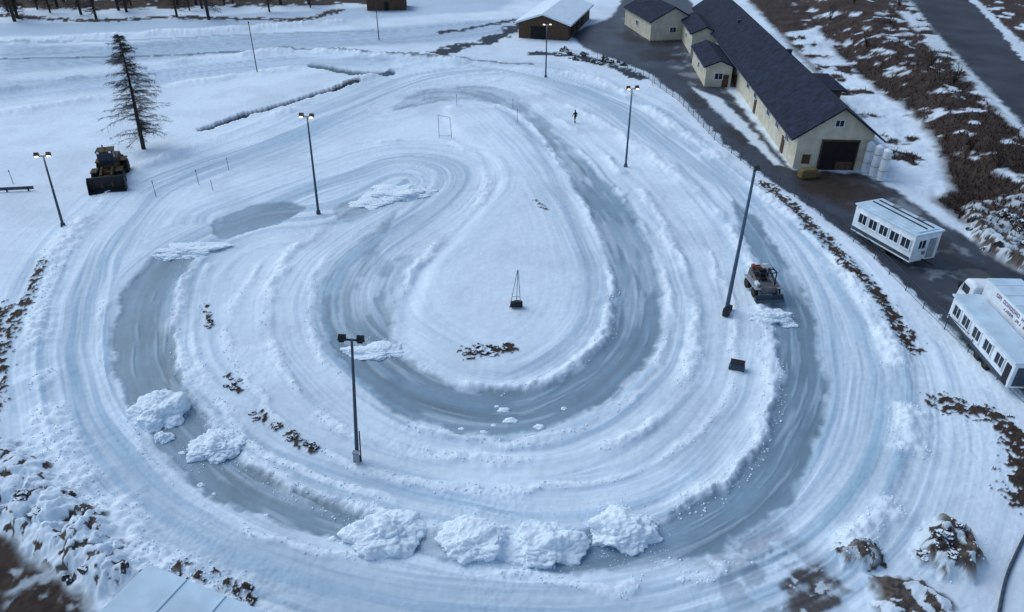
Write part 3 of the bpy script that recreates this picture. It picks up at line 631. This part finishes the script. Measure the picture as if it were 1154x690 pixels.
def compact(px,py,rz):
    x,y=G(px,py); e=root("compact_loader","compact dark grey loader with open cage pushing snow","compact loader",x,y,rz)
    for sx in (-1,1):
        for yy_ in (-.75,.75): wheel(e,(sx*.85,yy_,.42),.42,.36)
    b=MB(); b.box((0,-.1,.7),(1.3,2.6,.55)); b.box((0,-1.15,1.1),(1.35,.85,.65),taper=.9); b.build("chassis",[M['olive']],e,bevel=.05)
    b=MB(); b.box((0,-1.2,1.49),(.9,.5,.12)); b.build("engine_cover",[M['orange']],e,bevel=.03)
    for sx in (-1,1): b=MB(); b.box((sx*.88,0,.9),(.46,2.5,.07)); b.build("fender",[M['grey']],e,bevel=.02)
    b=MB()
    for sx in (-.65,.65):
        for yy_ in (-.7,.65): b.tube((sx,yy_,.95),(sx,yy_,2.0),.05)
        b.tube((sx,-.7,2.0),(sx,.65,2.0),.06)
    for q in (-.7,-.3,.1,.65): b.tube((-.65,q,2.0),(.65,q,2.0),.05)
    b.build("cab",[M['dark']],e)
    b=MB(); b.box((-.2,-.35,2.07),(.8,.6,.07)); b.build("cab_roof",[M['grey']],e,bevel=.02)
    b=MB(); b.box((0,-.1,1.15),(.5,.5,.15)); b.box((0,-.35,1.45),(.5,.1,.5)); b.build("seat",[M['rubber']],e,bevel=.04)
    b=MB(); b.box((-.5,-1.1,1.7),(.5,.35,.25)); b.build("work_gear",[M['white']],e,bevel=.05)
    b=MB(); b.box((.45,-1.2,1.65),(.3,.4,.3)); b.build("work_gear",[M['orange']],e,bevel=.05)
    b=MB(); b.box((.75,.6,1.1),(.3,.5,.3)); b.build("work_gear",[M['white']],e,bevel=.05)
    for sx in (-.75,.75): b=MB(); b.prism([(-1.1,1.5),(-1.1,1.65),(.9,1.1),(1.45,.5),(1.4,.3),(.8,.9)],sx-.06,sx+.06); b.build("lift_arm",[M['olive']],e)
    b=MB(); b.prism([(1.35,.08),(1.42,.5),(1.5,.5),(1.5,.2),(1.9,.1),(1.9,.04),(1.5,.04)],-1.1,1.1); b.prism([(1.35,.05),(1.42,.5),(1.9,.05)],-1.14,-1.09); b.prism([(1.35,.05),(1.42,.5),(1.9,.05)],1.09,1.14); b.build("bucket",[M['steel']],e)
    return e
compact(857,332,math.pi+.1).scale=(1.05,)*3
def line_rz(p,q): return math.atan2(q[1]-p[1],q[0]-p[0])
A=G(957,264); B=G(1022,302); rz=line_rz(B,A)-math.pi/2
Lt=math.hypot(A[0]-B[0],A[1]-B[1])
e=root("office_trailer","white office trailer with dark windows parked beside fence","trailer",B[0],B[1],rz,z=.0)
W=3.0; b=MB(); b.box((W/2,Lt/2,1.8),(W,Lt,2.6)); b.build("trailer_body",[M['white']],e,bevel=.05)
b=MB(); b.box((W/2,Lt/2,3.2),(W+.25,Lt+.25,.16)); b.box((W/2,Lt/2,3.32),(W-.6,Lt-.4,.1)); rf=b.build("roof",[M['paleblue']],e,bevel=.04)
for f in (.5,.75): b=MB(); b.box((W*f,Lt/2,3.41),(.1,Lt-.8,.08)); b.build("roof_rail",[M['dark']],rf)
for f in (.3,.7): b=MB(); b.box((W*.87,Lt*f,3.42),(.5,.6,.12)); b.build("roof_hatch",[M['grey']],rf)
for f in (.12,.3,.48,.66,.84): window(e,(-.01,Lt*f,2.1),.95,.9,-math.pi/2)
window(e,(W*.3,-.01,2.2),.8,.8,0)
b=MB(); b.box((W*.72,-.03,1.65),(.8,.05,1.9)); b.build("door",[M['grey']],e)
b=MB(); b.box((W*.45,-.03,1.3),(.35,.04,.3)); b.build("rear_badge",[M['olive']],e)
b=MB(); b.box((-.02,Lt/2,.85),(.03,Lt*.98,.3)); b.build("side_skirt",[M['steel']],e)
for sx in (.25,W-.25):
    for f in (.42,.56): wheel(e,(sx,Lt*f,.42),.42,.3)
b=MB(); b.box((W/2,-.6,.6),(.12,1.4,.12)); b.build("tow_bar",[M['dark']],e)
# windowed unit in front of the truck
A=G(1064,366); B=G(1130,446); rz=line_rz(B,A)-math.pi/2; Lt=math.hypot(A[0]-B[0],A[1]-B[1])
e=root("windowed_trailer","long white trailer with dark windows and pale frosted roof","trailer",B[0],B[1],rz,z=0)
b=MB(); b.box((.95,Lt*.5,1.65),(1.9,Lt,2.0)); b.build("trailer_body",[M['white']],e,bevel=.05)
b=MB(); b.box((.9,Lt*.5,2.73),(2.1,Lt+.2,.14)); b.build("roof",[M['paleblue']],e,bevel=.03)
for f in (.18,.36,.54,.72,.88): window(e,(-.01,Lt*f,1.85),.95,.85,-math.pi/2)
b=MB(); b.box((-.025,Lt*.06,1.5),(.05,.55,1.5)); b.build("door",[M['dark']],e)
b=MB(); b.box((.9,-.025,1.6),(1.3,.05,1.5)); b.build("rear_panel",[M['steel']],e)
b=MB(); b.box((-.02,Lt*.5,.85),(.03,Lt*.96,.28)); b.build("side_skirt",[M['steel']],e)
for sx in (.3,1.6):
    for f in (.35,.48): wheel(e,(sx,Lt*f,.4),.4,.3)
# truck
o0=Vector((B[0],B[1],0)); Rm=Matrix.Rotation(rz,3,'Z'); tp=o0+Rm@Vector((2.35,0,0))
e=root("box_truck","white box truck with rounded cab and faint dark lettering","truck",tp.x,tp.y,rz,z=0)
Lb=Lt+.6
b=MB(); b.box((1.25,Lb*.5-1.2,2.4),(2.5,Lb+2.4,2.9)); b.build("box_body",[M['white']],e,bevel=.06)
b=MB(); b.box((1.25,Lb*.5-1.2,3.90),(2.55,Lb+2.45,.07)); rf=b.build("roof",[M['paleblue']],e)
b=MB(); [b.box((1.25,-2+q*1.5,3.95),(2.5,.06,.05)) for q in range(int((Lb+2)/1.5)+1)]; b.build("roof_ribs",[M['white']],rf)
b=MB(); b.box((1.2,Lt*.45,.75),(1.0,Lt*1.2,.28)); b.build("chassis",[M['dark']],e)
yc=Lb+.12; xc0,xc1=-.55,1.95
b=MB(); b.prism([(yc,.55),(yc,3.0),(yc+.5,3.2),(yc+1.5,3.05),(yc+2.0,2.0),(yc+2.15,1.3),(yc+2.1,.55)],xc0,xc1); cb=b.build("cab",[M['white']],e,bevel=.18)
b=MB(); b.quad([(xc0+.15,yc+1.66,2.84),(xc1-.15,yc+1.66,2.84),(xc1-.15,yc+2.04,2.04),(xc0+.15,yc+2.04,2.04)]); b.build("windscreen",[M['glass']],cb)
b=MB(); b.box((xc0-.01,yc+1.05,2.3),(.03,.95,.65)); b.build("window",[M['glass']],cb)
b=MB(); b.box((xc0-.01,yc+.95,1.5),(.02,1.1,.05)); b.build("trim",[M['dark']],cb)
b=MB(); b.box((xc0-.2,yc+1.75,2.3),(.12,.2,.5)); b.build("wing_mirror",[M['dark']],cb)
for sx in (xc0+.25,xc1-.25): wheel(e,(sx,yc+1.1,.52),.52,.35)
for q in (.12,.25):
    for sx in (.3,2.2): wheel(e,(sx,Lt*q,.5),.5,.35)
r=random.Random(9)
for (z,y0,y1,hh) in ((3.50,-.4,Lt*.90,.30),(3.08,.6,Lt*.72,.20)):
    b=MB(); yv=y0; xx=-.012
    while yv<y1:
        w=r.uniform(.18,.26)*hh/.32
        k=r.randrange(4)
        b.box((xx,yv,z),(.012,.055,hh))
        if k in (0,1): b.box((xx-.003,yv+w/2,z+hh*.42),(.012,w,.05))
        if k in (0,2): b.box((xx-.003,yv+w/2,z-hh*.42),(.012,w,.05))
        if k in (1,3): b.box((xx-.003,yv+w/2,z),(.012,w,.05))
        if k!=2: b.box((xx,yv+w,z),(.012,.05,hh*.96))
        yv+=w+.13+(.25 if r.random()<.15 else 0)
    b.build("lettering",[M['red']],e)
P=smooth([(1160,595),(1145,625),(1133,655),(1124,700)],n=6)
e=root("drain_hose","dark flexible hose lying on snow","hose",P[0][0],P[0][1],0); o0=Vector(e.location); b=MB()
for p,q in zip(P[:-1],P[1:]): b.tube(Vector((p[0],p[1],hz(*p)+.1))-o0,Vector((q[0],q[1],hz(*q)+.1))-o0,.09,n=8)
b.build("hose_tube",[M['steel']],e,smooth=True)
# ---------------------------------------------------------------- person
def person(px,py,rz):
    x,y=G(px,py); e=root("person","person in dark winter clothes walking on snow","person",x,y,rz)
    S={}; vs=[];es=[];rs=[]
    def v(n,c,r,par=None):
        S[n]=len(vs); vs.append(c); rs.append(r)
        if par: es.append((S[par],S[n]))
    v('pelvis',(0,0,.95),.15); v('waist',(0,0,1.1),.14,'pelvis'); v('chest',(0,.02,1.32),.17,'waist'); v('neck',(0,.03,1.5),.065,'chest'); v('head',(0,.05,1.62),.095,'neck'); v('crown_',(0,.05,1.73),.085,'head')
    for s,sg in (('l',-1),('r',1)):
        v('sh'+s,(sg*.19,.02,1.42),.075,'chest'); v('el'+s,(sg*.26,.02-sg*.12,1.16),.055,'sh'+s); v('wr'+s,(sg*.26,.14-sg*.12,.95),.038,'el'+s); v('pa'+s,(sg*.26,.18-sg*.12,.88),.036,'wr'+s)
        for k in range(4): v(f'f{k}{s}',(sg*(.235+.018*k),.2-sg*.12,.86),.009,'pa'+s); v(f'g{k}{s}',(sg*(.235+.018*k),.2-sg*.12,.80+.008*abs(k-1)),.008,f'f{k}{s}')
        v('th'+s,(sg*.21,.2-sg*.12,.88),.01,'pa'+s)
        v('hi'+s,(sg*.1,0,.88),.1,'pelvis'); v('kn'+s,(sg*.11,.12*sg+.05,.5),.07,'hi'+s); v('an'+s,(sg*.11,.22*sg-.03,.1),.05,'kn'+s); v('to'+s,(sg*.12,.22*sg+.15,.05),.045,'an'+s)
    me=bpy.data.meshes.new("body"); me.from_pydata(vs,es,[]); ob=bpy.data.objects.new("body",me); COL.objects.link(ob); ob.parent=e
    sk=ob.modifiers.new("skin",'SKIN')
    if not me.skin_vertices:
        bm=bmesh.new(); bm.from_mesh(me); bm.verts.layers.skin.verify(); bm.to_mesh(me); bm.free()
    for i,sv in enumerate(me.skin_vertices[0].data): sv.radius=(rs[i],rs[i]); sv.use_root=(i==0)
    ob.modifiers.new("sub",'SUBSURF').levels=1; me.materials.append(M['cloth'])
    b=MB(); b.tube((0,.05,1.66),(0,.04,1.8),.11,.06,12); b.build("hat",[M['hair']],e)
    b=MB(); b.box((0,.145,1.62),(.1,.03,.12)); b.build("face",[M['skin']],e,bevel=.012)
person(648,139,.6)
# ---------------------------------------------------------------- world, sun
w=bpy.data.worlds.new("World"); sc.world=w; w.use_nodes=True; nt=w.node_tree
sk=nt.nodes.new("ShaderNodeTexSky"); sk.sky_type='NISHITA'; sk.sun_disc=False
EL,AZ=math.radians(46),math.radians(-60)
sk.sun_elevation=EL; sk.sun_rotation=AZ
bg=nt.nodes["Background"]; nt.links.new(sk.outputs[0],bg.inputs[0]); bg.inputs[1].default_value=.15
sl=bpy.data.lights.new("sun",'SUN'); sl.energy=1.4; sl.angle=math.radians(50); sl.color=(.88,.97,1)
so=bpy.data.objects.new("sun",sl); COL.objects.link(so)
d=Vector((math.sin(AZ)*math.cos(EL),math.cos(AZ)*math.cos(EL),math.sin(EL)))
so.rotation_euler=(-d).to_track_quat('-Z','Y').to_euler(); so.location=(0,0,60)
sc.view_settings.view_transform='Standard'; sc.view_settings.look='None'; sc.view_settings.exposure=0
